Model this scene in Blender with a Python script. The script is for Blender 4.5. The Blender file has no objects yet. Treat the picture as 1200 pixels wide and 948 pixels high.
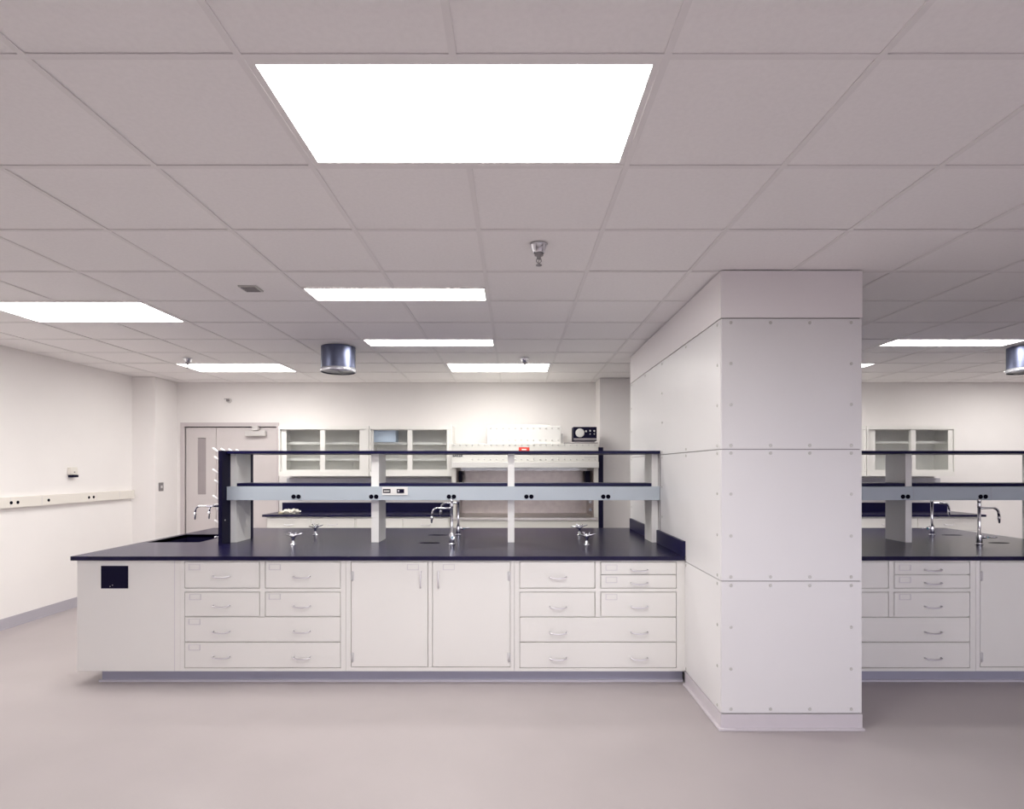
import bpy, bmesh, math, random
from mathutils import Vector, Matrix
random.seed(4)
SC = bpy.context.scene
C = SC.collection

# ------------------------------------------------------------------ camera, world, exposure
F, VX, HY, EYE = 685.0, 602.0, 548.5, 1.55          # focal length (px), vanishing point, eye height (m)
cd = bpy.data.cameras.new('camera'); cam = bpy.data.objects.new('camera', cd); C.objects.link(cam)
cd.sensor_fit = 'HORIZONTAL'; cd.sensor_width = 36.0; cd.lens = F / 1200 * 36
cd.shift_x = (600 - VX) / 1200; cd.shift_y = (HY - 474) / 1200
cam.location = (0, 0, EYE); cam.rotation_euler = (math.pi / 2, 0, 0); cd.clip_start = .05
SC.camera = cam
LAMP, SKY = 13.5, 3.2                                # luminaire lens strength, daylight through the added window behind
w = bpy.data.worlds.new('world'); SC.world = w; w.use_nodes = True
wt_ = w.node_tree                                   # overcast sky above the horizon, dull ground below it
wc = wt_.nodes.new('ShaderNodeTexCoord'); wx = wt_.nodes.new('ShaderNodeSeparateXYZ'); wm = wt_.nodes.new('ShaderNodeMapRange'); wr_ = wt_.nodes.new('ShaderNodeValToRGB')
wm.inputs['From Min'].default_value = -1; wt_.links.new(wc.outputs['Generated'], wx.inputs[0]); wt_.links.new(wx.outputs['Z'], wm.inputs['Value'])
wr_.color_ramp.elements[0].position = .49; wr_.color_ramp.elements[0].color = (.10, .09, .11, 1)
wr_.color_ramp.elements[1].position = .51; wr_.color_ramp.elements[1].color = (.92, .88, .98, 1)
wt_.links.new(wm.outputs[0], wr_.inputs[0]); wt_.links.new(wr_.outputs[0], wt_.nodes['Background'].inputs[0])
w.node_tree.nodes['Background'].inputs[1].default_value = SKY
SC.view_settings.view_transform = 'Standard'; SC.view_settings.look = 'None'
SC.view_settings.exposure = 1.0; SC.view_settings.gamma = 1.0; SC.view_settings.use_curve_mapping = False
SC.cycles.max_bounces = 10; SC.cycles.diffuse_bounces = 6; SC.cycles.transparent_max_bounces = 12
SC.cycles.caustics_reflective = False; SC.cycles.caustics_refractive = False
SC.cycles.sample_clamp_indirect = 8.0

def PX(x, Y): return (x - VX) * Y / F
def PZ(y, Y): return EYE - (y - HY) * Y / F

# ------------------------------------------------------------------ materials
def mat(name, col, rough=.5, metal=0, spec=.5, noise=0, nscale=6, bump=0, bscale=80, emis=None, tint=None, coat=0):
    m = bpy.data.materials.new(name); m.use_nodes = True; nt = m.node_tree; b = nt.nodes['Principled BSDF']
    b.inputs['Base Color'].default_value = (*col, 1); b.inputs['Roughness'].default_value = rough
    b.inputs['Metallic'].default_value = metal; b.inputs['Specular IOR Level'].default_value = spec
    b.inputs['Coat Weight'].default_value = coat; b.inputs['Coat Roughness'].default_value = .1
    tc = nt.nodes.new('ShaderNodeTexCoord')
    if noise:
        n = nt.nodes.new('ShaderNodeTexNoise'); n.inputs['Scale'].default_value = nscale; n.inputs['Detail'].default_value = 5
        nt.links.new(tc.outputs['Object'], n.inputs['Vector'])
        r = nt.nodes.new('ShaderNodeValToRGB')
        t = tint or col
        r.color_ramp.elements[0].position = .3; r.color_ramp.elements[1].position = .7
        r.color_ramp.elements[0].color = (*[c * (1 - noise) for c in t], 1)
        r.color_ramp.elements[1].color = (*[min(1, c * (1 + noise)) for c in col], 1)
        nt.links.new(n.outputs['Fac'], r.inputs['Fac']); nt.links.new(r.outputs['Color'], b.inputs['Base Color'])
    if bump:
        n2 = nt.nodes.new('ShaderNodeTexNoise'); n2.inputs['Scale'].default_value = bscale; n2.inputs['Detail'].default_value = 3
        nt.links.new(tc.outputs['Object'], n2.inputs['Vector'])
        bp = nt.nodes.new('ShaderNodeBump'); bp.inputs['Strength'].default_value = bump; bp.inputs['Distance'].default_value = .002
        nt.links.new(n2.outputs['Fac'], bp.inputs['Height']); nt.links.new(bp.outputs['Normal'], b.inputs['Normal'])
    if emis:
        b.inputs['Emission Color'].default_value = (*emis[0], 1); b.inputs['Emission Strength'].default_value = emis[1]
    return m

def glass_mat(name, refl=.08):
    m = bpy.data.materials.new(name); m.use_nodes = True; nt = m.node_tree
    for n in list(nt.nodes): nt.nodes.remove(n)
    o = nt.nodes.new('ShaderNodeOutputMaterial'); mx = nt.nodes.new('ShaderNodeMixShader')
    t = nt.nodes.new('ShaderNodeBsdfTransparent'); t.inputs[0].default_value = (.98, .99, .99, 1)
    g = nt.nodes.new('ShaderNodeBsdfGlossy'); g.inputs['Roughness'].default_value = .02
    fr = nt.nodes.new('ShaderNodeLayerWeight'); fr.inputs['Blend'].default_value = .5
    pw = nt.nodes.new('ShaderNodeMath'); pw.operation = 'POWER'; pw.inputs[1].default_value = 5
    ad = nt.nodes.new('ShaderNodeMath'); ad.operation = 'MULTIPLY_ADD'; ad.inputs[1].default_value = .92; ad.inputs[2].default_value = .06 + refl
    nt.links.new(fr.outputs['Facing'], pw.inputs[0]); nt.links.new(pw.outputs[0], ad.inputs[0]); nt.links.new(ad.outputs[0], mx.inputs[0])
    nt.links.new(t.outputs[0], mx.inputs[1]); nt.links.new(g.outputs[0], mx.inputs[2]); nt.links.new(mx.outputs[0], o.inputs[0])
    return m

def lens_mat(name, power):
    m = bpy.data.materials.new(name); m.use_nodes = True; nt = m.node_tree
    for n in list(nt.nodes): nt.nodes.remove(n)
    o = nt.nodes.new('ShaderNodeOutputMaterial'); e = nt.nodes.new('ShaderNodeEmission')
    e.inputs[0].default_value = (1, .972, .925, 1); e.inputs[1].default_value = power
    nt.links.new(e.outputs[0], o.inputs[0])
    try: m.cycles.emission_sampling = 'FRONT'
    except Exception: pass
    return m

M = dict(
    wall=mat('wall_paint', (.86, .835, .825), .75, noise=.012, nscale=3, bump=.15, bscale=120),
    ceil=mat('ceiling_tile_white', (.94, .92, .915), .9, noise=.02, nscale=60, bump=.25, bscale=260),
    tee=mat('tee_white', (.88, .86, .855), .9, spec=.2),
    floor=mat('sheet_vinyl_floor', (.41, .37, .375), .38, spec=.35, noise=.03, nscale=2.2, bump=.05, bscale=300),
    panel=mat('column_panel_paint', (.76, .75, .76), .38, noise=.012, nscale=2),
    collar=mat('collar_plaster', (.86, .83, .84), .7),
    base=mat('grey_rubber_base', (.44, .42, .47), .45, noise=.02),
    basecol=mat('pale_rubber_base', (.62, .58, .62), .45, noise=.02),
    cab=mat('white_enamel', (.83, .82, .79), .35, noise=.008, nscale=3),
    toe=mat('toe_kick_grey', (.36, .36, .45), .5, noise=.02),
    cove=mat('cove_grey', (.55, .53, .60), .4),
    handle=mat('satin_aluminium', (.80, .78, .82), .32, metal=.85),
    hinge=mat('hinge_steel', (.66, .65, .66), .35, metal=.35),
    holder=mat('label_holder_grey', (.70, .68, .70), .4, metal=.2),
    card=mat('label_card', (.84, .83, .81), .6),
    epoxy=mat('black_epoxy_resin', (.009, .007, .038), .25, spec=.27, noise=.15, nscale=9, bump=.03, bscale=200),
    shelfblk=mat('black_epoxy_shelf', (.006, .005, .045), .38, spec=.22, noise=.1),
    black=mat('black_plastic', (.004, .003, .022), .5, spec=.15, noise=.05),
    blackhole=mat('black_socket', (.003, .003, .010), .7, spec=.05),
    bluegrey=mat('blue_grey_enamel', (.50, .56, .62), .4, noise=.01),
    post=mat('post_enamel', (.88, .87, .85), .4),
    chrome=mat('chrome', (.78, .78, .82), .12, metal=1),
    steel=mat('brushed_steel', (.55, .52, .50), .35, metal=.9, noise=.05, nscale=20),
    galv=mat('galvanised_duct', (.13, .145, .22), .36, metal=.85, noise=.25, nscale=7),
    galvring=mat('duct_ring', (.72, .74, .80), .25, metal=.8),
    ductface=mat('duct_damper', (.5, .5, .52), .5, metal=.5),
    hood=mat('hood_enamel', (.66, .65, .61), .3, noise=.008),
    hoodin=mat('hood_interior_steel', (.42, .365, .34), .32, metal=.8, noise=.08, nscale=14),
    bolt=mat('bolt_grey', (.58, .57, .55), .4, metal=.4),
    white=mat('white_plastic', (.67, .66, .64), .4),
    peg=mat('white_peg', (.88, .87, .88), .35),
    red=mat('red_sticker', (.68, .05, .03), .5),
    cream=mat('cream_raceway', (.80, .765, .71), .45),
    door=mat('door_paint', (.62, .575, .575), .45, noise=.01),
    doorframe=mat('door_frame_paint', (.58, .53, .54), .45),
    vision=mat('wired_glass_grey', (.36, .32, .33), .15, noise=.05, nscale=4),
    closer=mat('closer_aluminium', (.66, .64, .63), .4, metal=.4),
    greyplate=mat('grey_plate', (.30, .28, .29), .4, metal=.5),
    lav=mat('lavender_grey_raceway', (.52, .51, .56), .45),
    teal=mat('index_button', (.12, .42, .5), .4),
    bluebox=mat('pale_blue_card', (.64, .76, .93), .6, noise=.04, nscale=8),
    plastic=mat('crumpled_polythene', (.80, .77, .70), .3, noise=.08, nscale=30),
    yellow=mat('pale_yellow_paper', (.78, .70, .48), .6),
    inner=mat('cabinet_interior', (.68, .66, .66), .5),
    lamp=lens_mat('lens_glow', LAMP), lamp2=lens_mat('lens_glow_dimmed', LAMP * .55), glass=glass_mat('clear_glass', .0),  # lamp2: rear row dimmed so the wall behind the hood does not burn out
)

# ------------------------------------------------------------------ mesh helpers
WO = {}                                             # world origin of every object
class MB:
    def __init__(s): s.b = bmesh.new()
    def box(s, x0, x1, y0, y1, z0, z1, bev=0):
        r = bmesh.ops.create_cube(s.b, size=1.0); vs = r['verts']
        for v in vs:
            v.co = Vector((x0 + (v.co.x + .5) * (x1 - x0), y0 + (v.co.y + .5) * (y1 - y0), z0 + (v.co.z + .5) * (z1 - z0)))
        if bev:
            es = {e for v in vs for e in v.link_edges}
            bmesh.ops.bevel(s.b, geom=list(es), offset=bev, segments=2, affect='EDGES', profile=.6)
        return s
    def lathe(s, prof, cx=0, cy=0, cz=0, n=20, axis='Z', sx=1, sy=1, cap=True, smooth=True):
        rings = []
        for r, z in prof:
            ring = []
            for i in range(n):
                a = 2 * math.pi * i / n
                p = Vector((r * sx * math.cos(a), r * sy * math.sin(a), z))
                if axis == 'Y': p = Vector((p.x, p.z, p.y))
                if axis == 'X': p = Vector((p.z, p.x, p.y))
                ring.append(s.b.verts.new(p + Vector((cx, cy, cz))))
            rings.append(ring)
        for a, b in zip(rings, rings[1:]):
            for i in range(n):
                f = s.b.faces.new((a[i], a[(i + 1) % n], b[(i + 1) % n], b[i])); f.smooth = smooth
        if cap:
            s.b.faces.new(list(reversed(rings[0]))); s.b.faces.new(rings[-1])
        return s
    def tube(s, pts, r, n=10, radii=None):
        pts = [Vector(p) for p in pts]; rings = []; up = None
        for i, p in enumerate(pts):
            t = ((pts[min(i + 1, len(pts) - 1)] - p).normalized() + (p - pts[max(i - 1, 0)]).normalized()).normalized()
            if up is None:
                up = t.orthogonal().normalized()
            up = (up - t * up.dot(t)).normalized(); sd = t.cross(up)
            rr = radii[i] if radii else r
            rings.append([s.b.verts.new(p + (up * math.cos(2 * math.pi * k / n) + sd * math.sin(2 * math.pi * k / n)) * rr) for k in range(n)])
        for a, b in zip(rings, rings[1:]):
            for i in range(n):
                f = s.b.faces.new((a[i], a[(i + 1) % n], b[(i + 1) % n], b[i])); f.smooth = True
        s.b.faces.new(list(reversed(rings[0]))); s.b.faces.new(rings[-1])
        return s
    def quad(s, pts):
        s.b.faces.new([s.b.verts.new(p) for p in pts]); return s
    def mesh(s, name, m):
        bmesh.ops.recalc_face_normals(s.b, faces=s.b.faces[:])
        me = bpy.data.meshes.new(name); s.b.to_mesh(me); s.b.free()
        if m: me.materials.append(m)
        return me
    def build(s, name, m, parent=None, recalc=True):
        if recalc: bmesh.ops.recalc_face_normals(s.b, faces=s.b.faces[:])
        xs = [v.co for v in s.b.verts]
        o0 = Vector(((min(v.x for v in xs) + max(v.x for v in xs)) / 2, (min(v.y for v in xs) + max(v.y for v in xs)) / 2, min(v.z for v in xs)))
        for v in s.b.verts: v.co -= o0
        me = bpy.data.meshes.new(name); s.b.to_mesh(me); s.b.free(); me.materials.append(m)
        return place(name, me, o0, parent)

def place(name, me, loc, parent=None, rot=(0, 0, 0)):
    o = bpy.data.objects.new(name, me); C.objects.link(o); loc = Vector(loc)
    if parent: o.parent = parent; o.location = loc - WO[parent.name]
    else: o.location = loc
    o.rotation_euler = rot; WO[o.name] = loc.copy()
    return o
def tag(o, label, cat, group=None):
    o['label'] = label; o['category'] = cat
    if group: o['group'] = group
    return o
def thing(name, label, cat, loc, group=None):
    o = bpy.data.objects.new(name, None); C.objects.link(o); o.location = loc; o.empty_display_size = .1
    WO[o.name] = Vector(loc); return tag(o, label, cat, group)
def struct(o): o['kind'] = 'structure'; return o
def arc(c, r, a0, a1, n, ux=(1, 0, 0), uz=(0, 0, 1)):
    ux, uz, c = Vector(ux), Vector(uz), Vector(c)
    return [c + ux * (r * math.cos(a0 + (a1 - a0) * i / n)) + uz * (r * math.sin(a0 + (a1 - a0) * i / n)) for i in range(n + 1)]
def text_mesh(s, size, m):
    cu = bpy.data.curves.new('lettering', 'FONT'); cu.body = s; cu.size = size; cu.extrude = .0006; cu.offset = .0012; cu.align_x = 'CENTER'; cu.align_y = 'CENTER'
    o = bpy.data.objects.new('lettering', cu); C.objects.link(o)
    bpy.context.view_layer.update()
    me = bpy.data.meshes.new_from_object(o.evaluated_get(bpy.context.evaluated_depsgraph_get()))
    bpy.data.objects.remove(o); me.materials.clear(); me.materials.append(m); return me

# ------------------------------------------------------------------ the room
XL, XR, YF, YB, ZC = -4.90, 8.60, -2.6, 8.0, EYE + 1.17
struct(MB().box(XL, XR, YF, YB, -.1, 0).build('floor', M['floor']))
wl = struct(MB().box(XL - .15, XL, YF, YB, 0, ZC + .25).build('wall_left', M['wall']))
struct(MB().box(XR, XR + .15, YF, YB, 0, ZC + .25).build('wall_right', M['wall']))
VX0, VX1, VZ0, VZ1 = -1.6, 6.2, .95, 2.45  # unseen window, added for cool daylight on the bench and column fronts
m = MB(); m.box(XL - .15, VX0, YF - .15, YF, 0, ZC + .25).box(VX1, XR + .15, YF - .15, YF, 0, ZC + .25)
m.box(VX0, VX1, YF - .15, YF, 0, VZ0).box(VX0, VX1, YF - .15, YF, VZ1, ZC + .25)
struct(m.build('wall_front', M['wall']))
m = MB()
for i in range(5):
    q = VX0 + (VX1 - VX0 - .05) * i / 4; m.box(q, q + .05, YF - .12, YF - .04, VZ0, VZ1)
m.box(VX0, VX1, YF - .12, YF - .04, VZ0, VZ0 + .05).box(VX0, VX1, YF - .12, YF - .04, VZ1 - .05, VZ1)
win = struct(m.build('fill_window_1', M['white']))
for i in range(4):
    q = VX0 + (VX1 - VX0 - .05) * i / 4
    MB().box(q + .052, q + (VX1 - VX0 - .05) / 4 - .002, YF - .083, YF - .078, VZ0 + .052, VZ1 - .052).build('pane', M['glass'], win)
DX0, DX1, DZ = PX(217, YB), PX(324.5, YB), PZ(500, YB)     # door opening
m = MB(); m.box(XL - .15, DX0, YB, YB + .15, 0, ZC + .25); m.box(DX1, XR + .15, YB, YB + .15, 0, ZC + .25)
m.box(DX0, DX1, YB, YB + .15, DZ, ZC + .25)
struct(m.build('wall_back', M['wall']))
TX, TY = -4.60, 7.50
struct(MB().box(XL, TX, TY, YB, 0, ZC).build('trim_1', M['wall']))                     # boxed chase in the left corner
struct(MB().box(PX(703, 7.6), 2.05, 7.6, YB, 0, ZC).build('trim_2', M['wall']))        # pilaster behind the column
bl = MB().box(XL, XL + .008, YF, TY, 0, .105).box(XL, XL + .02, YF, TY, 0, .012)
struct(bl.build('baseboard_left', M['base']))
struct(MB().box(TX, DX0 - .06, YB - .008, YB, 0, .105).box(DX1 + .06, 1.12, YB - .008, YB, 0, .105).box(2.05, XR, YB - .008, YB, 0, .105).build('baseboard_back', M['base']))

# ceiling: tees and lay-in tiles
D = .6096
def GX(k): return .1317 + (k - 2.5) * D
def GY(j): return (3.73 + j) * D
cl = MB(); cl.box(XL, XR, YF, YB, ZC + .19, ZC + .25); cl.box(XL, XR, YF, GY(-3), ZC + .03, ZC + .06)
ceiling = struct(cl.build('ceiling', M['ceil']))
LIGHTS = [  # k0, row0, row1, label
    (1, -1, 0, 'largest glowing white ceiling light, nearest, at the top of the view'),
    (0, 2.5, 3, 'narrow glowing ceiling light strip, nearer of two in line left of the column'),
    (0, 5, 5.5, 'narrow glowing ceiling light strip just right of the left duct stub'),
    (1, 7, 8, 'far glowing ceiling light with a small sprinkler in front, near the rear wall'),
    (-4, 3, 4, 'glowing ceiling light at the left edge, over the left aisle'),
    (-4, 7, 8, 'far glowing ceiling light in front of the door, behind a small sprinkler'),
    (8, 5, 5.5, 'narrow glowing ceiling light strip right of the column, beside the right duct stub'),
    (7, 7, 8, 'far glowing ceiling light mostly hidden behind the column, only its right tip showing'),
    (12, 7, 8, 'far glowing ceiling light hidden behind the right duct stub, only its left tip showing'),
]
taken = {}
for k0, r0, r1, _ in LIGHTS:
    for k in (k0, k0 + 1): taken.setdefault((k, math.floor(r0)), []).append((r0, r1))
tile_cache = {}
def tile(x0, x1, y0, y1):
    key = (round(x1 - x0, 3), round(y1 - y0, 3))
    if key[0] < .03 or key[1] < .03: return
    if key not in tile_cache:
        a, b = key[0] / 2 - .002, key[1] / 2 - .002
        tile_cache[key] = MB().box(-a, a, -b, b, 0, .015).mesh('ceiling_tile', M['ceil'])
    place('ceiling_tile', tile_cache[key], ((x0 + x1) / 2, (y0 + y1) / 2, ZC + .0035 + random.uniform(0, .0015)), ceiling)
for k in range(-6, 17):
    for j in range(-3, 10):
        x0, x1 = max(GX(k), XL), min(GX(k + 1), XR); y0, y1 = GY(j), min(GY(j + 1), YB)
        if x1 - x0 < .05: continue
        if (k, j) in taken:
            r0, r1 = taken[(k, j)][0]
            if r0 > j: tile(x0, x1, y0, GY(r0))
            if r1 < j + 1: tile(x0, x1, GY(r1), y1)
        else: tile(x0, x1, y0, y1)
tw = .011
for k in range(-5, 17):                              # long tees, cut where they would cross a luminaire
    y = GY(-3); cuts = sorted((GY(r0), GY(r1)) for k0, r0, r1, _ in LIGHTS if k == k0 + 1 and r0 > -3)
    for c0, c1 in cuts + [(YB, YB)]:
        MB().box(GX(k) - tw, GX(k) + tw, y, c0, ZC - .0005, ZC + .003).build('ceiling_tee', M['tee'], ceiling); y = c1
for j in range(-3, 10):
    MB().box(XL, XR, GY(j) - tw, GY(j) + tw, ZC, ZC + .0028).build('ceiling_tee', M['tee'], ceiling)

for k0, r0, r1, lab in LIGHTS:
    x0, x1, y0, y1 = GX(k0) + tw, GX(k0 + 2) - tw, GY(r0) + tw, GY(r1) - tw
    t = thing('ceiling_light', lab, 'ceiling light', ((x0 + x1) / 2, (y0 + y1) / 2, ZC), 'recessed ceiling lights')
    fw = .022 if r1 - r0 == 1 else .012
    f = MB()
    f.box(x0, x1, y0, y0 + fw, ZC + .001, ZC + .02).box(x0, x1, y1 - fw, y1, ZC + .001, ZC + .02)
    f.box(x0, x0 + fw, y0 + fw, y1 - fw, ZC + .001, ZC + .02).box(x1 - fw, x1, y0 + fw, y1 - fw, ZC + .001, ZC + .02)
    f.build('frame', M['tee'], t)
    MB().box(x0 + .01, x1 - .01, y0 + .01, y1 - .01, ZC + .03, ZC + .12).build('housing', M['white'], t)
    q = MB().quad([(x0 + fw, y0 + fw, ZC + .012), (x0 + fw, y1 - fw, ZC + .012), (x1 - fw, y1 - fw, ZC + .012), (x1 - fw, y0 + fw, ZC + .012)])
    q.build('lens', M['lamp2' if r0 == 7 else 'lamp'], t, recalc=False)

# ------------------------------------------------------------------ the clad column
KY0, KY1 = 3.458, 6.15
KX0, KX1 = PX(845, KY0), PX(1010, KY0)
zc_ = PZ(373, KY0); zj = [zc_, PZ(526.5, KY0), PZ(681, KY0), PZ(836, KY0)]
column = struct(MB().box(KX0 + .008, KX1 - .008, KY0 + .008, KY1 - .001, 0, ZC).build('column', M['greyplate']))
MB().box(KX0, KX1 + .003, KY0, KY1, zc_ + .004, ZC - .0025).build('collar', M['collar'], column)
cb = MB().box(KX0 - .002, KX1 + .002, KY0 - .002, 4.18, 0, zj[3] - .004).box(KX0 - .018, KX1 + .01, KY0 - .018, 4.18, 0, .014, .004)
struct(cb.build('trim_4', M['basecol']))
screw = MB().lathe([(.0095, 0), (.0095, .0025), (.007, .0045)], n=10).mesh('screw', M['bolt'])
g = .0028
fx = [PX(x, KY0) for x in (856.5, 903, 949, 997.5)]
frows = [(378, 426, 474, 522), (531, 579, 628, 676), (686, 735, 784, 831)]
for i in range(3):
    p = MB().box(KX0 + .004, KX1 - .001, KY0, KY0 + .0075, zj[i + 1] + g, zj[i] - g, .0012).build('panel', M['panel'], column)
    ys = frows[i]
    for x in fx:
        for y in (ys[0], ys[3]): place('screw', screw, (x, KY0, PZ(y, KY0)), p, (math.pi / 2, 0, 0))
    for x in (fx[0], fx[3]):
        for y in ys[1:3]: place('screw', screw, (x, KY0, PZ(y, KY0)), p, (math.pi / 2, 0, 0))
    p = MB().box(KX0, KX0 + .0075, KY0 + .009, KY1 - .002, zj[i + 1] + g, zj[i] - g, .0012).build('panel', M['panel'], column)
    for Y in (3.52, 4.16, 4.83, 5.45, 6.08):
        for y in (ys[0], ys[3]): place('screw', screw, (KX0, Y, PZ(y, KY0)), p, (0, -math.pi / 2, 0))
    for Y in (3.52, 4.83, 6.08):
        for y in ys[1:3]: place('screw', screw, (KX0, Y, PZ(y, KY0)), p, (0, -math.pi / 2, 0))
MB().box(KX1 - .0075, KX1, KY0 + .009, KY1 - .002, zj[3], zc_ - .002).build('panel', M['panel'], column)

# ------------------------------------------------------------------ base cabinets of the benches
BY = 4.19; S = BY / F; TOP = .92; CB, CT = PZ(786.5, BY), TOP - .030
def bx(x, off=0): return (x - VX) * S + off
def bz(y): return EYE - (y - HY) * S
YFR, YBK = BY, 6.13
HANDLE = MB().tube([(-.058, 0, 0), (-.058, -.016, 0), (-.050, -.024, -.002), (-.03, -.027, -.006), (0, -.028, -.008), (.03, -.027, -.006), (.050, -.024, -.002), (.058, -.016, 0), (.058, 0, 0)], .0052, 8).mesh('handle', M['handle'])
HANDLEV = MB().tube([(0, 0, .055), (0, -.016, .055), (0, -.025, .045), (.0, -.028, 0), (0, -.025, -.045), (0, -.016, -.055), (0, 0, -.055)], .0052, 8).mesh('handle', M['handle'])
hm = MB(); hm.box(-.042, .042, -.003, 0, -.026, -.021).box(-.042, -.037, -.003, 0, -.021, .024).box(.037, .042, -.003, 0, -.021, .024).box(-.042, .042, -.003, 0, .021, .024)
HOLDER = hm.mesh('label_holder', M['holder'])
CARD = MB().box(-.036, .036, -.0012, 0, -.02, .02).mesh('label_card', M['card'])
HINGE = MB().lathe([(.0065, -.034), (.0065, .034)], n=8).box(-.012, .012, -.0015, .004, -.03, .03).mesh('hinge', M['hinge'])

def base_cabinet(label, x0, x1, fronts, bars, off=0, toe0=None):
    """x0,x1: cabinet edges; fronts: (kind, x0,x1,y0,y1, handles, holder, hinge_x); bars: extra face-frame pieces"""
    X0, X1 = bx(x0, off), bx(x1, off)
    t = thing('base_cabinet', label, 'base cabinet', ((X0 + X1) / 2, YFR + .5, 0), 'white bench base cabinets')
    b = MB().box(X0 + .001, X1 - .001, YFR + .022, YBK, CB, CT)
    fx0, fx1 = min(f[1] for f in fronts), max(f[2] for f in fronts)
    fy0, fy1 = min(f[3] for f in fronts), max(f[4] for f in fronts)
    b.box(X0 + .001, bx(fx0, off) - .002, YFR, YFR + .022, CB, CT).box(bx(fx1, off) + .002, X1 - .001, YFR, YFR + .022, CB, CT)
    b.box(bx(fx0, off) - .002, bx(fx1, off) + .002, YFR, YFR + .022, bz(fy0) + .002, CT)
    b.box(bx(fx0, off) - .002, bx(fx1, off) + .002, YFR, YFR + .022, CB, bz(fy1) - .002)
    for (a, c, d, e) in bars: b.box(bx(a, off), bx(c, off), YFR, YFR + .022, bz(e), bz(d))
    b.build('body', M['cab'], t)
    tx0 = X0 if toe0 is None else toe0
    MB().box(tx0, X1, YFR + .06, YBK - .07, 0, CB).build('toe_kick', M['toe'], t)
    MB().box(tx0, X1, YFR + .045, YFR + .06, 0, .016).build('cove_base', M['cove'], t)
    for kind, a, c, d, e, handles, holder, hinge in fronts:
        gp = .0022
        fo = MB().box(bx(a, off) + gp, bx(c, off) - gp, YFR - .001, YFR + .021, bz(e) + gp, bz(d) - gp, .0015).build(kind, M['cab'], t)
        yf = YFR - .001
        for (hx, hy) in handles:
            place('handle', HANDLE if kind == 'drawer' else HANDLEV, (bx(hx, off), yf, bz(hy)), fo)
        if holder:
            h = place('label_holder', HOLDER, (bx(holder[0], off), yf, bz(holder[1])), fo)
            h.scale = (1, 1, .82)
        if hinge:
            for y in (675, 770): place('hinge', HINGE, (bx(hinge, off), yf, bz(y)), fo)
    return t

drawers_a = [('drawer', 216.5, 304, 658, 689, [(260, 675)], (228, 664.5), None), ('drawer', 311, 399, 658, 689, [(354, 675.5)], (322, 664.5), None),
             ('drawer', 216.5, 304, 694, 722, [(260, 709.5)], (229, 699.5), None), ('drawer', 311, 399, 694, 722, [(354, 710)], (322, 699), None),
             ('drawer', 216.5, 399, 723, 752, [(260, 740), (354, 739.5)], (228, 728.5), None),
             ('drawer', 216.5, 399, 752.6, 782.5, [(260, 769.5), (354, 770)], (228, 758.5), None)]
bars_a = [(304.6, 310.4, 658, 689.6), (304.6, 310.4, 693.4, 722.6), (216, 399.5, 689.6, 693.4)]
drawers_b = [('drawer', 609, 697, 658, 689, [(654, 676)], None, None),
             ('drawer', 704, 792.5, 658.5, 673, [(749, 667.5)], (716.5, 665), None), ('drawer', 704, 792.5, 673.6, 689, [(749, 683)], (716.5, 679.5), None),
             ('drawer', 609, 697, 694, 722.5, [(654, 711)], None, None), ('drawer', 704, 792.5, 694, 722.5, [(749, 710.5)], (716.5, 699.5), None),
             ('drawer', 609, 792.5, 723.3, 752, [(654, 741), (749, 740.5)], None, None),
             ('drawer', 609, 792.5, 752.6, 782.5, [(654, 771), (749, 771)], None, None)]
bars_b = [(697.6, 703.4, 658, 689.6), (697.6, 703.4, 693.4, 722.8), (608.6, 793, 689.6, 693.4)]
doors_m = [('door', 411.5, 501.5, 658, 781.5, [(493.5, 679)], (484, 664.5), 413), ('door', 507, 598, 658, 781.5, [(514, 679)], (526, 664.5), 596.5)]
bars_m = [(502, 506.5, 658, 781.5)]
base_cabinet('white drawer base cabinet beside the bare sink end with black square cover, paired top drawers', 211, 405.3, drawers_a, bars_a)
base_cabinet('white two-door base cabinet in the middle of the left bench, between the drawer units', 405.3, 602.8, doors_m, bars_m)
base_cabinet('white drawer base cabinet touching the left side of the column, labels only on right', 602.8, 802.7, drawers_b, bars_b)
OFF = 344 * S
base_cabinet('white drawer base cabinet emerging from behind the right of the column', 599.5, 799.4, drawers_b, bars_b, OFF)
doors_r = [('door', 804.5, 895, 658, 781.5, [(886, 679)], None, 806), ('door', 900.5, 991, 658, 781.5, [(908, 679)], None, 989.5)]
base_cabinet('white door base cabinet at the right edge, hinges on its left side', 799.4, 996, doors_r, [(895.5, 900, 658, 781.5)], OFF)

# sink end cabinet: hollow box of panels
SX0, SX1 = bx(90.5), bx(211)
t = thing('base_cabinet', 'plain white sink end cabinet with a black square cover plate', 'base cabinet', ((SX0 + SX1) / 2, 5.1, 0), 'white bench base cabinets')
b = MB().box(SX0, SX0 + .012, YFR, YBK, CB, CT).box(SX1 - .018, SX1, YFR, YBK, CB, CT).box(SX0 + .012, SX1 - .018, YFR, YFR + .018, CB, CT)
b.box(SX0 + .012, SX1 - .018, YBK - .018, YBK, CB, CT).box(SX0 + .012, SX1 - .018, YFR + .018, YBK - .018, CB, CB + .018)
b.build('body', M['cab'], t)
MB().box(bx(108) + .03, SX1, YFR + .06, YBK - .07, 0, CB).build('toe_kick', M['toe'], t)
MB().box(bx(108) + .015, SX1, YFR + .045, YFR + .06, 0, .016).box(bx(108) + .015, bx(108) + .03, YFR + .06, YBK - .07, 0, .016).build('cove_base', M['cove'], t)
cp = MB().box(bx(118.8), bx(150.3), YFR - .004, YFR, bz(689.5), bz(663)).build('cover_plate', M['black'], t)
for q in (129.5, 132.3):
    place('screw', MB().lathe([(.003, 0), (.003, .001)], n=8).mesh('screw', M['bolt']), (bx(q), YFR - .004, bz(687 - (q > 130) * 1.5)), cp, (math.pi / 2, 0, 0))
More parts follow.
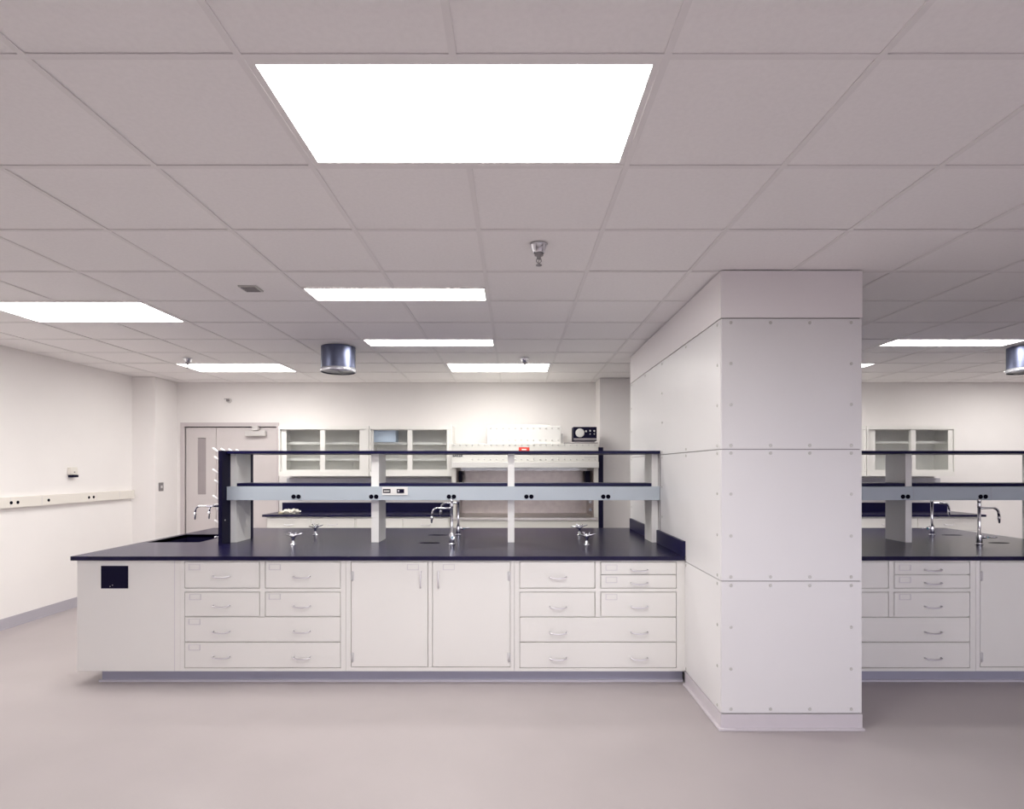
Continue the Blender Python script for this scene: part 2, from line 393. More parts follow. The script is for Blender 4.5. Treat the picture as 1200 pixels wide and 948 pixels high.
MB().box(bx(204.2), bx(205), YFR - .0008, YFR, CB, CT).build('seam_strip', M['holder'], t)

# ------------------------------------------------------------------ worktops
def slab(xs, ys, hole, z0, z1):
    m = MB(); bm = m.b; V = {}
    def v(i, j, z):
        k = (i, j, z)
        if k not in V: V[k] = bm.verts.new((xs[i], ys[j], z))
        return V[k]
    cells = {(i, j) for i in range(len(xs) - 1) for j in range(len(ys) - 1)} - set(hole)
    for (i, j) in cells:
        bm.faces.new((v(i, j, z1), v(i + 1, j, z1), v(i + 1, j + 1, z1), v(i, j + 1, z1)))
        bm.faces.new((v(i, j, z0), v(i, j + 1, z0), v(i + 1, j + 1, z0), v(i + 1, j, z0)))
        for (di, dj, a, b_) in ((0, -1, (i, j), (i + 1, j)), (1, 0, (i + 1, j), (i + 1, j + 1)), (0, 1, (i + 1, j + 1), (i, j + 1)), (-1, 0, (i, j + 1), (i, j))):
            if (i + di, j + dj) not in cells:
                bm.faces.new((v(*a, z0), v(*b_, z0), v(*b_, z1), v(*a, z1)))
    return m
WY0, WY1 = 4.168, 6.165
KXL = KX0 - .0005
sx0, sx1, sy0, sy1 = SX0 + .016, PX(233, 4.955), 4.955, 5.56
wt = thing('worktop', 'long black epoxy worktop with sink, covering the bench left of the column', 'worktop', (-.9, 5.1, TOP - .03), 'black island worktops')
slab([PX(82.5, WY0), sx0, sx1, bx(405.3) - .001, KXL], [WY0, sy0, sy1, WY1], [(1, 1)], TOP - .030, TOP).build('slab', M['epoxy'], wt)
sk = MB()
sk.box(sx0 - .003, sx0, sy0, sy1, TOP - .28, TOP - .002).box(sx1, sx1 + .004, sy0, sy1, TOP - .28, TOP - .002)
sk.box(sx0, sx1, sy0 - .004, sy0, TOP - .28, TOP - .002).box(sx0, sx1, sy1, sy1 + .004, TOP - .28, TOP - .002).box(sx0, sx1, sy0, sy1, TOP - .288, TOP - .28)
skb = thing('sink', 'black resin sink let into the left end of the long worktop', 'sink', ((sx0 + sx1) / 2, (sy0 + sy1) / 2, TOP - .288))
sk.build('basin', M['black'], skb)
MB().lathe([(.04, TOP - .2799), (.04, TOP - .276), (.02, TOP - .276)], (sx0 + sx1) / 2, (sy0 + sy1) / 2, n=20).build('drain', M['chrome'], skb)
for (y0, y1) in ((WY0 + .003, 4.935), (5.33, 6.08)):
    tag(MB().box(KXL - .022, KXL, y0, y1, TOP + .0005, TOP + .108, .002).build('backsplash', M['shelfblk']), 'black splash block on the left bench against the column, ' + ('in front of' if y0 < 5 else 'behind') + ' the shelf end', 'backsplash', 'black splash blocks')
def cup_sink(px, py, parent):
    Y = .63 * F / (py - HY); X = PX(px, Y); a = 12 * Y / F
    m = MB().lathe([(a, TOP), (a, TOP + .0009), (a * .93, TOP + .0012), (a * .84, TOP + .0008), (a * .8, TOP + .0004)], X, Y, n=28, sy=.4)
    c = m.build('cup_sink', M['blackhole'], parent)
for p in ((503.5, 636.2), (513.5, 627)): cup_sink(*p, wt)
wr = thing('worktop', 'black epoxy worktop on the bench right of the column', 'worktop', (4, 5.1, TOP - .03), 'black island worktops')
RX1 = bx(996, OFF) + .03
slab([KX1 + .001, RX1], [WY0, WY1], [], TOP - .030, TOP).build('slab', M['epoxy'], wr)
for p in ((1170.5, 636.2), (1115.5, 627)): cup_sink(*p, wr)
for (y0, y1) in ((WY0 + .003, 4.935), (5.33, 6.08)):
    tag(MB().box(KX1 + .001, KX1 + .023, y0, y1, TOP + .0005, TOP + .108, .002).build('backsplash', M['shelfblk']), 'black splash block on the right bench hidden by the column, ' + ('front' if y0 < 5 else 'rear') + ' one', 'backsplash', 'black splash blocks')

# ------------------------------------------------------------------ reagent shelves over the benches
SY0, PY0, PY1 = 4.885, 4.95, 5.22
def reagent_shelf(label, xa, xb, posts, outlets, plate=None, trim=True):
    t = thing('reagent_shelf', label, 'bench shelf', ((xa + xb) / 2, 5.12, TOP), 'two-tier bench shelves')
    zt1, zt0 = PZ(528.2, SY0), PZ(531.6, SY0)
    MB().box(xa, xb, SY0, 5.365, zt0, zt1, .002).build('top_shelf', M['shelfblk'], t)
    zp1, zp0 = PZ(570.2, SY0), PZ(586.2, SY0)
    for (a, b_) in posts:
        MB().box(a, b_, PY0, PY1, TOP, zt0, .002).build('post', M['post'], t)
    for (a, b_), (c, d) in zip(posts, posts[1:]):
        MB().box(b_ + .001, c - .001, PY0 + .006, PY1 - .006, zp1, PZ(566.2, PY0), .002).build('lower_shelf', M['shelfblk'], t)
    pn = MB().box(posts[0][0], posts[-1][1], SY0, PY0 - .001, zp0, zp1, .002).build('service_panel', M['bluegrey'], t)
    MB().box(posts[0][0], posts[-1][1], PY1 + .001, 5.365, zp0, zp1, .002).build('service_panel', M['bluegrey'], t)
    for x in outlets:
        for d in (-2.9, 2.9):
            MB().lathe([(.0185, 0), (.0185, -.003), (.016, -.004)], PX(x + d, SY0), SY0, PZ(582, SY0), n=18, axis='Y').build('outlet', M['blackhole'], pn)
        MB().box(PX(x + 9.5, SY0), PX(x + 9.8, SY0), SY0 - .0008, SY0, zp0, zp1).build('seam', M['lav'], pn)
    if plate:
        x0, x1 = PX(448, SY0), PX(478, SY0)
        MB().box(x0, x1, SY0 - .006, SY0, PZ(580.2, SY0), PZ(570.6, SY0), .0015).build('control_plate', M['post'], pn)
        sw = MB().box(PX(449, SY0), PX(457.8, SY0), SY0 - .009, SY0 - .006, PZ(577.6, SY0), PZ(573, SY0), .001).build('switch_frame', M['black'], pn)
        MB().box(PX(450, SY0), PX(456.8, SY0), SY0 - .011, SY0 - .009, PZ(576.2, SY0), PZ(574.6, SY0)).build('rocker', M['white'], pn)
        MB().box(PX(465.2, SY0), PX(473.8, SY0), SY0 - .010, SY0 - .006, PZ(577.7, SY0), PZ(573, SY0), .001).build('receptacle', M['black'], pn)
        MB().lathe([(.0075, 0), (.0075, -.002)], PX(467.3, SY0), SY0 - .010, PZ(575.2, SY0), n=12, axis='Y').build('button', M['handle'], pn)
    return t, zt0, zt1, zp0, zp1
def q5(x): return PX(x, PY0)
t, zt0, zt1, zp0, zp1 = reagent_shelf('two-tier black shelf with blue grey service panel on the left bench', -2.399, KXL - .001,
    [(-2.399, q5(277)), (q5(435), q5(444)), (q5(595), q5(602.8)), (q5(763.8), KXL - .004)], (347, 438, 529, 619.8, 709.8), True)
MB().box(KXL - .0045, KXL - .0005, SY0 - .004, SY0 + .01, zp1, zt0).box(KXL - .0045, KXL - .0005, SY0 - .004, SY0 + .01, TOP + .11, zp0).build('end_trim', M['greyplate'], t)
rp = [(2.105, 2.16), (q5(1061.2), q5(1068.7)), (4.54, 4.595), (5.60, 5.655)]
reagent_shelf('two-tier black shelf with blue grey service panel on the right bench', KX1 + .004, 5.66, rp, (1061, 1152), None)

# pegboard at the left end of the shelf
pt = thing('drying_rack', 'black upright pegboard drying rack with white pegs at the sink end of the shelf', 'drying rack', (-2.418, 5.1, TOP))
MB().box(-2.432, -2.4005, 4.81, 5.39, TOP, zt1, .002).build('board', M['black'], pt)
PEG = MB().tube([(0, 0, 0), (-.030, 0, .020), (-.055, 0, .038), (-.066, 0, .046)], .006, 8, [.007, .008, .009, .006]).mesh('peg', M['peg'])
for r, z in enumerate((1.672, 1.600, 1.495, 1.405, 1.277, 1.072)):
    for c in range(4):
        place('peg', PEG, (-2.432, 4.85 + c * .135 + (.03 if r % 2 else 0), z), pt)
MB().lathe([(.006, 0), (.006, .002)], -2.4005, 4.86, PZ(609.5, 4.86), n=10, axis='X').build('screw', M['white'], pt)

# ------------------------------------------------------------------ taps and valves
def faucet(label, X, Y, sgn, hdir, gz=0):
    t = thing('faucet', label, 'faucet', (X, Y, TOP), 'gooseneck bench faucets')
    MB().lathe([(.028, 0), (.028, .006), (.020, .012), (.0215, .016), (.0215, .075), (.019, .088), (.012, .10), (.0115, .30), (.0145, .305), (.0145, .335), (.010, .345), (.015, .35), (.015, .372), (.006, .378)], X, Y, TOP, n=18).build('body', M['chrome'], t)
    z = TOP + .30
    pts = [(X, Y, z), (X + sgn * .115, Y, z)] + [tuple(p) for p in arc((X + sgn * .115, Y, z - .045), .045, math.pi / 2, .15, 6, (sgn, 0, 0))] + [(X + sgn * .164, Y, z - .075)]
    sp = MB().tube(pts, .0095, 10).build('spout', M['chrome'], t)
    nz = MB().tube([(X + sgn * .163, Y, z - .068), (X + sgn * .165, Y, z - .082), (X + sgn * .166, Y, z - .10), (X + sgn * .1665, Y, z - .125)], .01, 10, [.0115, .0125, .009, .005])
    nz.build('nozzle', M['chrome'], sp)
    hx, hy = hdir; zz = TOP + .062
    h = MB().tube([(X + hx * .018, Y + hy * .018, zz), (X + hx * .045, Y + hy * .045, zz)], .012, 10)
    h.tube([(X + hx * .05 - hy * .0, Y + hy * .05, zz), (X + hx * .052, Y + hy * .052, zz)], .017, 12)
    h.tube([(X + hx * .05, Y + hy * .05, zz), (X + hx * .115, Y + hy * .115, zz + .006)], .006, 8)
    ho = h.build('handle', M['chrome'], t)
    MB().tube([(X + hx * .052, Y + hy * .052, zz + .0), (X + hx * .0545, Y + hy * .0545, zz)], .010, 10).build('index_button', M['teal'], ho)
    return t
faucet('chrome faucet on the left bench, front of the pair, spout pointing left', PX(529.4, 4.82), 4.82, -1, (.25, -.97))
faucet('chrome faucet on the left bench, rear of the pair, handle pointing right', PX(537, 5.5), 5.5, -1, (1, 0))
faucet('chrome faucet on the right bench, front one nearest the right edge', PX(1147.5, 4.82), 4.82, 1, (.8, -.6))
faucet('chrome faucet on the right bench, rear one nearer the column', PX(1092, 5.5), 5.5, 1, (-.95, -.3))

def sink_faucet(label, X, Y, tip, ztip):
    t = thing('sink_faucet', label, 'faucet', (X, Y, TOP), 'tall faucets at the end sink')
    MB().lathe([(.024, 0), (.024, .008), (.016, .014), (.016, .06), (.010, .07), (.0095, .27), (.013, .275), (.013, .30), (.011, .315)], X, Y, TOP, n=16).build('body', M['chrome'], t)
    d = Vector((tip[0] - X, tip[1] - Y, 0)); L = d.length; d.normalize(); z = TOP + .305
    pts = [Vector((X, Y, z)), Vector((X, Y, z)) + d * (L - .035)] + arc(Vector((X, Y, z - .035)) + d * (L - .035), .035, math.pi / 2, .2, 6, d)
    e = pts[-1]; pts.append(e + Vector((0, 0, -.03)) + d * .004)
    sp = MB().tube(pts, .0085, 10).build('spout', M['chrome'], t)
    b0 = pts[-1]
    MB().tube([b0, b0 + Vector((0, 0, -.01)), b0 + Vector((0, 0, -.03)), (b0.x, b0.y, min(ztip, b0.z - .035))], .01, 10, [.0105, .0115, .008, .0045]).build('nozzle', M['chrome'], sp)
    MB().tube([(X - .01, Y - .012, TOP + .04), (X - .03, Y - .045, TOP + .045)], .007, 8).build('handle', M['chrome'], t)
sink_faucet('tall chrome faucet at the end sink, its spout reaching farthest left over the sink', -2.505, 5.0, (PX(229, 4.98), 4.98), PZ(609, 4.98))
sink_faucet('tall chrome faucet at the end sink, the one with its spout nearest the pegboard', -2.50, 5.24, (PX(245.5, 5.1), 5.1), PZ(608, 5.1))

def turret(label, X, Y, rot):
    t = thing('gas_valve', label, 'gas valve', (X, Y, TOP), 'twin gas valves on the bench')
    MB().lathe([(.026, 0), (.026, .005), (.013, .010), (.012, .055), (.019, .060), (.021, .075), (.017, .088), (.010, .094)], X, Y, TOP, n=16).build('stem', M['chrome'], t)
    for s in (-1, 1):
        a = rot if s > 0 else rot + math.pi * .93
        d = Vector((math.cos(a), math.sin(a), 0)); u = Vector((0, 0, 1)); p = Vector((X, Y, TOP + .074))
        rise = .022 if s > 0 else .006
        MB().tube([p + d * .012, p + d * .030 + u * rise * .3, p + d * .034 + u * rise * .35, p + d * .078 + u * rise], .007, 8, [.009, .009, .0065, .0045]).build('nozzle', M['chrome'], t)
        side = Vector((-d.y, d.x, 0))
        MB().tube([p + d * .024 + u * .008, p + d * .024 + u * .026], .005, 8).tube([p + d * .024 + u * .026 - side * .018, p + d * .024 + u * .028 + side * .020], .0042, 8).build('lever', M['chrome'], t)
turret('small chrome gas valve on the left of the bench, in front of the shelf', PX(343.5, 4.8), 4.8, -.15)
turret('small chrome gas valve on the left of the bench, behind the shelf', PX(369.5, 5.5), 5.5, -.2)
turret('small chrome twin gas valve near the column, in front of the shelf', PX(687.4, 4.8), 4.8, -.5)
turret('small chrome twin gas valve near the column, behind the shelf', PX(679, 5.5), 5.5, .15)

# ------------------------------------------------------------------ rear wall benches and cabinets
RY = 7.38; RZ = .962
def rear_bench(side, xa, xb, cxa, cxb, wlab, clab, cuts):
    w_ = thing('worktop', wlab, 'worktop', ((xa + xb) / 2, 7.69, RZ - .03), 'black rear worktops')
    MB().box(xa, xb, RY, YB - .001, RZ - .028, RZ, .002).build('slab', M['epoxy'], w_)
    MB().box(max(xa, xa + .02 if side < 0 else xa), xb if side < 0 else xb - .05, YB - .022, YB - .001, RZ, PZ(589, YB - .02)).build('backsplash', M['shelfblk'], w_)
    n = len(cuts) - 1
    for i, (a, c) in enumerate(zip(cuts, cuts[1:])):
        t = thing('base_cabinet', clab[i], 'base cabinet', ((a + c) / 2, 7.7, 0), 'rear base cabinets')
        MB().box(a + .001, c - .001, RY + .045, YB - .01, .1, RZ - .029).build('body', M['cab'], t)
        MB().box(a + .001, c - .001, RY + .1, YB - .02, 0, .1).build('toe_kick', M['toe'], t)
        wdt = (c - a - .05) / 2
        for q in range(2):
            x0 = a + .02 + q * (wdt + .01)
            for (z0, z1) in ((RZ - .20, RZ - .05), (RZ - .36, RZ - .21), (RZ - .52, RZ - .37), (.12, RZ - .53)):
                d = MB().box(x0, x0 + wdt, RY + .027, RY + .045, z0, z1, .002).build('drawer', M['cab'], t)
                place('handle', HANDLE, (x0 + wdt / 2, RY + .027, (z0 + z1) / 2), d)
lx0 = PX(307, RY)
rear_bench(-1, lx0, -.80, 0, 0, 'narrow black worktop along the rear wall under the left glass cabinets',
    ['white rear drawer cabinet beside the door, below the left end of the rear worktop', 'white rear drawer cabinet between the door-side cabinet and the safety hood'], [lx0 + .04, -2.0, -.81])
rx1 = PX(1156, RY)
rear_bench(1, 2.7, rx1, 0, 0, 'black rear worktop ending in the open, right of the column',
    ['white rear cabinet beneath the right rear worktop, nearest the column', 'white rear cabinet at the free right end of the right rear worktop'], [2.71, 4.32, rx1 - .05])

def wall_cab(label, px0, px1, panes, shelves, group='glass-fronted wall cabinets'):
    Y0 = 7.63; x0, x1 = PX(px0, Y0), PX(px1, Y0); z1, z0 = PZ(499, Y0), PZ(558, Y0)
    t = thing('wall_cabinet', label, 'wall cabinet', ((x0 + x1) / 2, 7.8, z0), group)
    k = .018
    b = MB().box(x0, x0 + k, Y0, YB - .001, z0, z1).box(x1 - k, x1, Y0, YB - .001, z0, z1)
    b.box(x0 + k, x1 - k, Y0, YB - .001, z1 - k, z1).box(x0 + k, x1 - k, Y0, YB - .001, z0, z0 + k).box(x0 + k, x1 - k, YB - .012, YB - .001, z0 + k, z1 - k)
    b.box(x0 + k, x1 - k, Y0, Y0 + .008, z1 - .045, z1 - k).box(x0 + k, x1 - k, Y0, Y0 + .008, z0 + k, z0 + .06)
    b.build('body', M['cab'], t)
    for sy in shelves:
        zz = PZ(sy, 7.8)
        MB().box(x0 + k, x1 - k, 7.76, YB - .013, zz - .016, zz + .016).build('shelf', M['cab'], t)
    mid = (PX(panes[0][1], Y0) + PX(panes[1][0], Y0)) / 2
    for i, (a, c) in enumerate(panes):
        yy = Y0 + .012 + .022 * (1 - i)
        ga, gc = PX(a, Y0), PX(c, Y0); gz1, gz0 = PZ(504, Y0), PZ(550.5, Y0)
        da, dc = (x0 + k + .002, mid + .02) if i == 0 else (mid - .03, x1 - k - .002)
        f = MB().box(da, ga, yy, yy + .018, z0 + .03, z1 - .03).box(gc, dc, yy, yy + .018, z0 + .03, z1 - .03)
        f.box(ga, gc, yy, yy + .018, gz1, z1 - .03).box(ga, gc, yy, yy + .018, z0 + .03, gz0)
        fr = f.build('sliding_door', M['cab'], t)
        MB().box(ga, gc, yy + .007, yy + .011, gz0, gz1).build('glass_pane', M['glass'], fr)
    return t
wall_cab('white glass-fronted wall cabinet next to the door, empty shelves', 326.5, 432, ((334.5, 374.5), (380.5, 421)), (519.5, 538.5))
wall_cab('white glass-fronted wall cabinet beside the safety hood, blue carton inside', 432.6, 530, ((437, 477), (483, 523.5)), (519.8, 538.5))
wall_cab('white glass-fronted wall cabinet right of the column, fully in view', 1016.2, 1119.5, ((1027.5, 1068), (1074, 1112)), (518.5,))
wall_cab('white glass-fronted wall cabinet behind the column, only its right edge showing', 910, 1015.2, ((919, 958), (966, 1006)), (518.5,))
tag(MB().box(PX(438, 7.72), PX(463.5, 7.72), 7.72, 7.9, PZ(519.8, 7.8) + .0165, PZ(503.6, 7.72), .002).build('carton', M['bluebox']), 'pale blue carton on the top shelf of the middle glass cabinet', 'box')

def raceway(label, xa, xb):
    return tag(MB().box(xa, xb, YB - .05, YB - .0005, PZ(565.6, 7.95), PZ(560.3, 7.95), .003).build('wall_raceway', M['lav']), label, 'raceway', 'grey raceways under the wall cabinets')
raceway('long lavender grey raceway on the rear wall under the left glass cabinets', PX(336, 7.95), -.82)
raceway('lavender grey raceway on the rear wall under the right glass cabinets', 2.8, PX(1102, 7.95))

# packet lying on the rear worktop
pk = bmesh.new(); bmesh.ops.create_icosphere(pk, subdivisions=3, radius=1)
for v in pk.verts:
    n = .8 + .28 * math.sin(7 * v.co.x + 3 * v.co.y) * math.cos(5 * v.co.y - 6 * v.co.z) + random.uniform(-.07, .07)
    v.co = Vector((v.co.x * .13 * n, v.co.y * .10 * n, max(0, (v.co.z + .5) * .042 * n)))
    v.co += Vector((PX(341.5, 7.62), 7.62, RZ + .0005))
mb = MB(); mb.b.free(); mb.b = pk
tag(mb.build('packet', M['plastic']), 'crumpled pale plastic packet lying on the rear worktop near the door', 'packet')
tag(MB().box(PX(328, 7.6), PX(333, 7.6), 7.55, 7.68, RZ + .0005, RZ + .022, .004).build('pad', M['yellow']), 'pale yellow pad lying left of the crumpled packet', 'pad')

# ------------------------------------------------------------------ biological safety hood
HYF = 7.20; HX0, HX1 = PX(529, HYF), PX(701.5, HYF)
def hz(y): return PZ(y, HYF)
t = thing('safety_hood', 'large white safety hood with steel interior on the rear wall, left of the pilaster', 'fume hood', ((HX0 + HX1) / 2, 7.6, 0))
b = MB()
b.box(HX0, HX0 + .05, HYF + .02, YB - .02, .75, hz(548)).box(HX1 - .05, HX1, HYF + .02, YB - .02, .75, hz(548))
b.box(HX0, HX1, HYF + .06, YB - .02, hz(548), hz(519.5)).box(HX0 + .05, HX1 - .05, YB - .06, YB - .02, .75, hz(548))
b.build('body', M['hood'], t)
MB().box(HX0 + .055, HX1 - .055, YB - .075, YB - .061, hz(606.5), hz(549)).box(HX0 + .051, HX0 + .058, HYF + .05, YB - .08, hz(606.5), hz(549)).box(HX1 - .058, HX1 - .051, HYF + .05, YB - .08, hz(606.5), hz(549)).build('interior', M['hoodin'], t)
MB().box(HX0 + .052, HX1 - .052, HYF + .02, YB - .08, hz(606.5) - .03, hz(606.5)).build('work_surface', M['steel'], t)
MB().box(HX0 + .06, HX0 + .10, 7.55, 7.75, hz(567), hz(552)).build('side_window', M['black'], t)
MB().box(HX1 - .12, HX1 - .06, 7.55, 7.75, hz(567), hz(552)).build('side_window', M['black'], t)
MB().box(HX0, HX1, HYF + .02, HYF + .06, hz(531), hz(519.8), .003).build('upper_panel', M['hood'], t)
MB().box(HX0 + .006, HX1 - .004, HYF - .01, HYF + .06, hz(541), hz(531.5), .004).build('control_fascia', M['hood'], t)
MB().box(HX0 + .004, HX1 - .002, HYF - .04, HYF + .06, hz(548.3), hz(541.2), .006).build('sash_grip', M['white'], t)
MB().box(HX0 + .055, HX1 - .055, HYF + .035, HYF + .041, hz(551.5), hz(548)).build('sash_glass', M['glass'], t)
MB().box(HX0 + .012, HX1 - .01, HYF, HYF + .09, hz(610), hz(606.5), .004).build('air_foil', M['steel'], t)
MB().box(HX0, HX1, HYF + .01, HYF + .05, .70, hz(610.3), .003).build('lower_panel', M['hood'], t)
MB().box(HX0 + .02, HX0 + .08, HYF + .03, YB - .05, 0, .70).box(HX1 - .08, HX1 - .02, HYF + .03, YB - .05, 0, .70).box(HX0 + .08, HX1 - .08, YB - .1, YB - .05, .1, .70).build('stand', M['hood'], t)
MB().box(HX1 + .001, PX(707, HYF + .02), HYF + .02, YB - .02, .0, hz(524)).build('side_panel', M['black'], t)
BOLT = MB().lathe([(.011, 0), (.011, .004), (.007, .007)], n=8).mesh('bolt', M['bolt'])
x = 532.0
while x < 700:
    if x > 547: place('bolt', BOLT, (PX(x, HYF), HYF - .01, hz(538.2)), t, (math.pi / 2, 0, 0))
    place('bolt', BOLT, (PX(x, HYF), HYF + .02, hz(521.2)), t, (math.pi / 2, 0, 0))
    x += 7.2
place('lettering', text_mesh('BAKER', .042, M['black']), (PX(536.5, HYF), HYF - .011, hz(534.1)), t, (math.pi / 2, 0, 0))
MB().box(PX(684.5, HYF), PX(698.5, HYF), HYF - .012, HYF - .01, hz(536.6), hz(535.2)).build('name_strip', M['bolt'], t)
rs = MB().box(PX(608, HYF), PX(620.5, HYF), HYF + .0185, HYF + .02, hz(530.8), hz(524)).build('red_sticker', M['red'], t)
MB().box(PX(611.5, HYF), PX(617, HYF), HYF + .0178, HYF + .0185, hz(527.4), hz(526)).build('sticker_text', M['card'], rs)
for (vx, vz) in ((697, 552), (697, 559), (691.5, 588), (691.5, 597)):
    xx = PX(vx, 7.35)
    v_ = MB().tube([(HX1 - .058, 7.35, PZ(vz, 7.35)), (xx, 7.35, PZ(vz, 7.35))], .010, 8).tube([(xx, 7.34, PZ(vz, 7.35)), (xx, 7.31, PZ(vz, 7.35))], .018, 10)
    v_.build('petcock', M['chrome'], t)
# exhaust filter housing on the hood
EY = 7.30; ex0, ex1 = PX(571, EY), PX(657.5, EY)
e = MB().box(ex0, ex1, EY, YB - .1, hz(519.4), PZ(499, EY), .004).build('exhaust_housing', M['white'], t)
MB().box(ex0 + .09, ex1 - .15, EY + .05, YB - .15, PZ(499, EY), PZ(499, EY) + .018).build('filter_lid', M['hood'], e)
MB().box(ex1 + .002, ex1 + .03, EY + .03, EY + .08, hz(519.4), PZ(508, EY)).build('bracket', M['bolt'], e)
x = 575.0
while x < 656:
    place('bolt', BOLT, (PX(x, EY), EY, PZ(501.6, EY)), e, (math.pi / 2, 0, 0))
    place('bolt', BOLT, (PX(x, EY), EY, PZ(515.6, EY)), e, (math.pi / 2, 0, 0))
    x += 7.2
# instrument on top
IY = 7.26; zb = hz(519.4)
t = thing('instrument', 'black meter box with round white dial and white knobs, on top of the safety hood', 'meter', (PX(685.5, IY), 7.4, zb))
MB().box(PX(672, IY), PX(699.3, IY), IY, IY + .22, zb + .03, PZ(500.2, IY), .004).build('case', M['black'], t)
MB().box(PX(661, IY), PX(700.5, IY), IY - .03, IY + .25, zb + .001, zb + .012).build('tray', M['steel'], t)
MB().box(PX(674, IY), PX(697, IY), IY + .02, IY + .18, zb + .012, zb + .03).build('foot', M['greyplate'], t)
MB().box(PX(672.3, IY), PX(699, IY), IY - .006, IY, PZ(516, IY), PZ(513.4, IY)).build('lip', M['greyplate'], t)
MB().lathe([(.055, 0), (.055, -.004), (.048, -.007)], PX(679.6, IY), IY, PZ(507.3, IY), n=24, axis='Y').build('dial', M['white'], t)
for (kx, ky, r) in ((686.8, 505.4, .012), (691.6, 504.8, .011), (696.4, 505, .011), (691.6, 508.6, .007), (696.4, 508.6, .007)):
    MB().lathe([(r, 0), (r * .85, -.012)], PX(kx, IY), IY, PZ(ky, IY), n=12, axis='Y').build('knob', M['white'], t)

# ------------------------------------------------------------------ door in the rear wall
fr = MB()
fr.box(DX0 - .055, DX0, YB - .02, YB + .1, 0, DZ + .055).box(DX1, DX1 + .03, YB - .02, YB + .1, 0, DZ + .055).box(DX0, DX1, YB - .02, YB + .1, DZ, DZ + .055)
door = struct(fr.build('door_1', M['doorframe']))
seam = PX(253, YB)
for (a, c, vis) in ((DX0 + .004, seam - .003, True), (seam + .003, DX1 - .004, False)):
    lf = MB()
    if vis:
        va, vc, vz0, vz1 = PX(231, YB), PX(240.8, YB), PZ(579.5, YB), PZ(513, YB)
        lf.box(a, va, YB + .01, YB + .05, .01, DZ - .012).box(vc, c, YB + .01, YB + .05, .01, DZ - .012).box(va, vc, YB + .01, YB + .05, .01, vz0).box(va, vc, YB + .01, YB + .05, vz1, DZ - .012)
    else: lf.box(a, c, YB + .01, YB + .05, .01, DZ - .012)
    l = lf.build('door_leaf', M['door'], door)
    if vis: MB().box(va, vc, YB + .025, YB + .035, vz0, vz1).build('vision_panel', M['vision'], l)
    else:
        MB().box(PX(289, YB), PX(312.5, YB), YB - .055, YB + .01, PZ(511, YB), PZ(505, YB), .004).build('door_closer', M['closer'], l)
        MB().box(PX(298, YB), PX(305, YB), YB - .075, YB - .03, PZ(504.6, YB), PZ(499.5, YB)).build('closer_arm', M['closer'], l)
        MB().lathe([(.028, 0), (.028, -.012), (.012, -.015), (.012, -.05), (.027, -.055), (.024, -.085)], seam + .07, YB + .01, 1.0, n=16, axis='Y').build('door_knob', M['chrome'], l)
# dark corridor behind the door glass
struct(MB().box(DX0 - .2, DX1 + .2, YB + .151, YB + .16, 0, 2.4).build('trim_3', M['doorframe']))

# ------------------------------------------------------------------ wall and ceiling fittings
RXF = XL + .05
t = thing('wall_raceway', 'long cream surface raceway with black sockets along the left wall', 'raceway', (XL + .025, 5.5, 1.165))
MB().box(XL, RXF, 2.2, 7.48, 1.165, 1.268, .004).build('trunking', M['cream'], t)
for px, n in ((17, 2), (57, 1), (107, 2)):
    Y = -RXF * F / (VX - px)
    for i in range(n):
        MB().lathe([(.016, 0), (.016, .003)], RXF, Y + (i - (n - 1) / 2) * .075, 1.215, n=14, axis='X').build('socket', M['blackhole'], t)
for px in (12, 49, 113, 140):
    Y = -RXF * F / (VX - px)
    MB().box(RXF, RXF + .0008, Y, Y + .004, 1.168, 1.265).build('seam', M['holder'], t)
Y = -XL * F / (VX - 83)
t = thing('thermostat', 'small cream thermostat with a black bar on the left wall', 'thermostat', (XL, Y, 1.45))
MB().box(XL, XL + .04, Y - .05, Y + .05, 1.475, 1.56, .006).build('housing', M['cream'], t)
MB().box(XL, XL + .055, Y - .042, Y + .042, 1.448, 1.474, .003).build('lever_bar', M['black'], t)
MB().lathe([(.007, 0), (.007, .006)], XL + .04, Y, 1.505, n=10, axis='X').build('dial', M['greyplate'], t)
t = thing('wall_switch', 'grey steel wall switch plate beside the door', 'switch', (TX, 7.62, 1.25))
MB().box(TX, TX + .006, 7.57, 7.67, PZ(575.5, 7.62), PZ(565.5, 7.62), .002).build('plate', M['greyplate'], t)
MB().box(TX + .006, TX + .014, 7.605, 7.635, PZ(572, 7.62), PZ(569, 7.62)).build('toggle', M['holder'], t)
sxx, szz = PX(268.7, YB), PZ(469.5, YB)
t = thing('wall_sprinkler', 'small brass sprinkler head on the rear wall above the door', 'sprinkler', (sxx, YB, szz))
MB().lathe([(.035, 0), (.03, -.012), (.016, -.016)], sxx, YB, szz, n=16, axis='Y').build('escutcheon', M['closer'], t)
MB().lathe([(.014, -.016), (.014, -.05), (.010, -.06)], sxx, YB, szz, n=12, axis='Y').box(sxx - .03, sxx + .03, YB - .085, YB - .062, szz + .012, szz + .018).box(sxx - .004, sxx + .004, YB - .08, YB - .05, szz - .018, szz + .02).build('head', M['greyplate'], t)

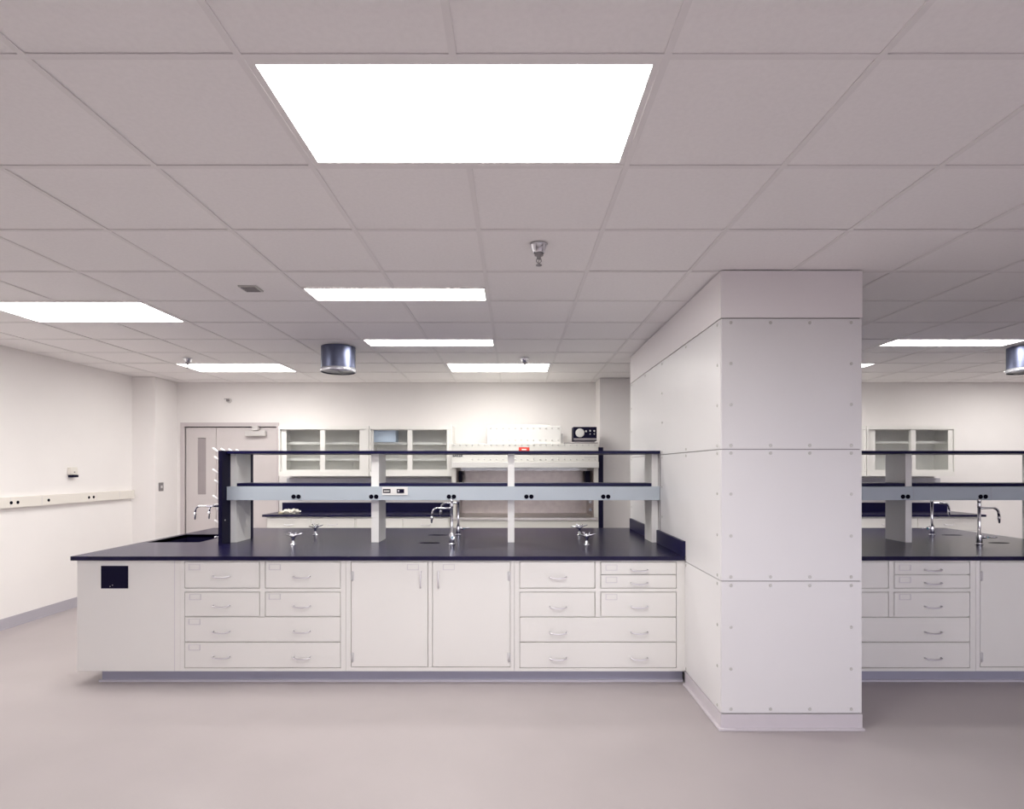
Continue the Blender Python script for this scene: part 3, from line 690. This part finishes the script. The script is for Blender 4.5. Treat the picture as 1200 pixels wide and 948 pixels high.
def sprinkler(label, X, Y):
    t = thing('ceiling_sprinkler', label, 'sprinkler', (X, Y, ZC - .1), 'ceiling sprinkler heads')
    MB().lathe([(.047, 0), (.045, -.008), (.030, -.040), (.027, -.046)], X, Y, ZC, n=24).build('escutcheon', M['chrome'], t)
    MB().lathe([(.022, -.046), (.023, -.058), (.012, -.062), (.011, -.075)], X, Y, ZC, n=14).build('fitting', M['greyplate'], t)
    d = MB()
    for s in (-1, 1): d.tube([(X + s * .009, Y, ZC - .074), (X + s * .013, Y, ZC - .086), (X + s * .003, Y, ZC - .100)], .0028, 6)
    d.lathe([(.003, -.106), (.016, -.107), (.016, -.110), (.003, -.111)], X, Y, ZC, n=14)
    d.tube([(X, Y, ZC - .074), (X, Y, ZC - .107)], .0025, 6)
    d.build('deflector', M['greyplate'], t)
sprinkler('chrome ceiling sprinkler head nearest the camera, in the middle of the ceiling', PX(631.5, 3.06), 3.06)
sprinkler('far ceiling sprinkler head in front of the middle far light, near the hood', PX(615, 6.22), 6.22)
sprinkler('far ceiling sprinkler head in front of the far left light near the door', PX(220, 6.22), 6.22)

def duct(label, px):
    Y, r = 5.66, .161; X = PX(px, Y); zb = PZ(436.5, Y)
    t = thing('duct_stub', label, 'duct', (X, Y, zb), 'round duct stubs')
    MB().lathe([(r, ZC), (r, zb + .03)], X, Y, 0, n=40, cap=False).lathe([(r - .004, zb + .03), (r - .004, ZC)], X, Y, 0, n=40, cap=False).build('sleeve', M['galv'], t)
    MB().lathe([(r - .002, zb + .038), (r + .005, zb + .038), (r + .006, zb + .004), (r - .002, zb)], X, Y, 0, n=40, cap=False).build('ring', M['galvring'], t)
    d = MB().lathe([(r - .003, zb + .012), (r - .003, zb + .016)], X, Y, 0, n=40)
    d.box(X - .006, X + .006, Y - r + .01, Y + r - .01, zb + .004, zb + .012)
    d.build('damper', M['ductface'], t)
duct('round blue steel duct stub hanging from the ceiling left of the centre', 396.5)
duct('round blue steel duct stub cut by the right edge of the view', 1204)
cx, cy = PX(294, 3.81), 3.81
t = thing('ceiling_vent', 'small grey vent plate on the ceiling, left of the narrow light strips', 'vent', (cx, cy, ZC - .006))
MB().box(cx - .058, cx + .058, cy - .06, cy + .06, ZC - .006, ZC + .004, .002).build('plate', M['bolt'], t)
for i in range(4): MB().box(cx - .045, cx + .045, cy - .045 + i * .026, cy - .033 + i * .026, ZC - .010, ZC - .006).build('slat', M['greyplate'], t)
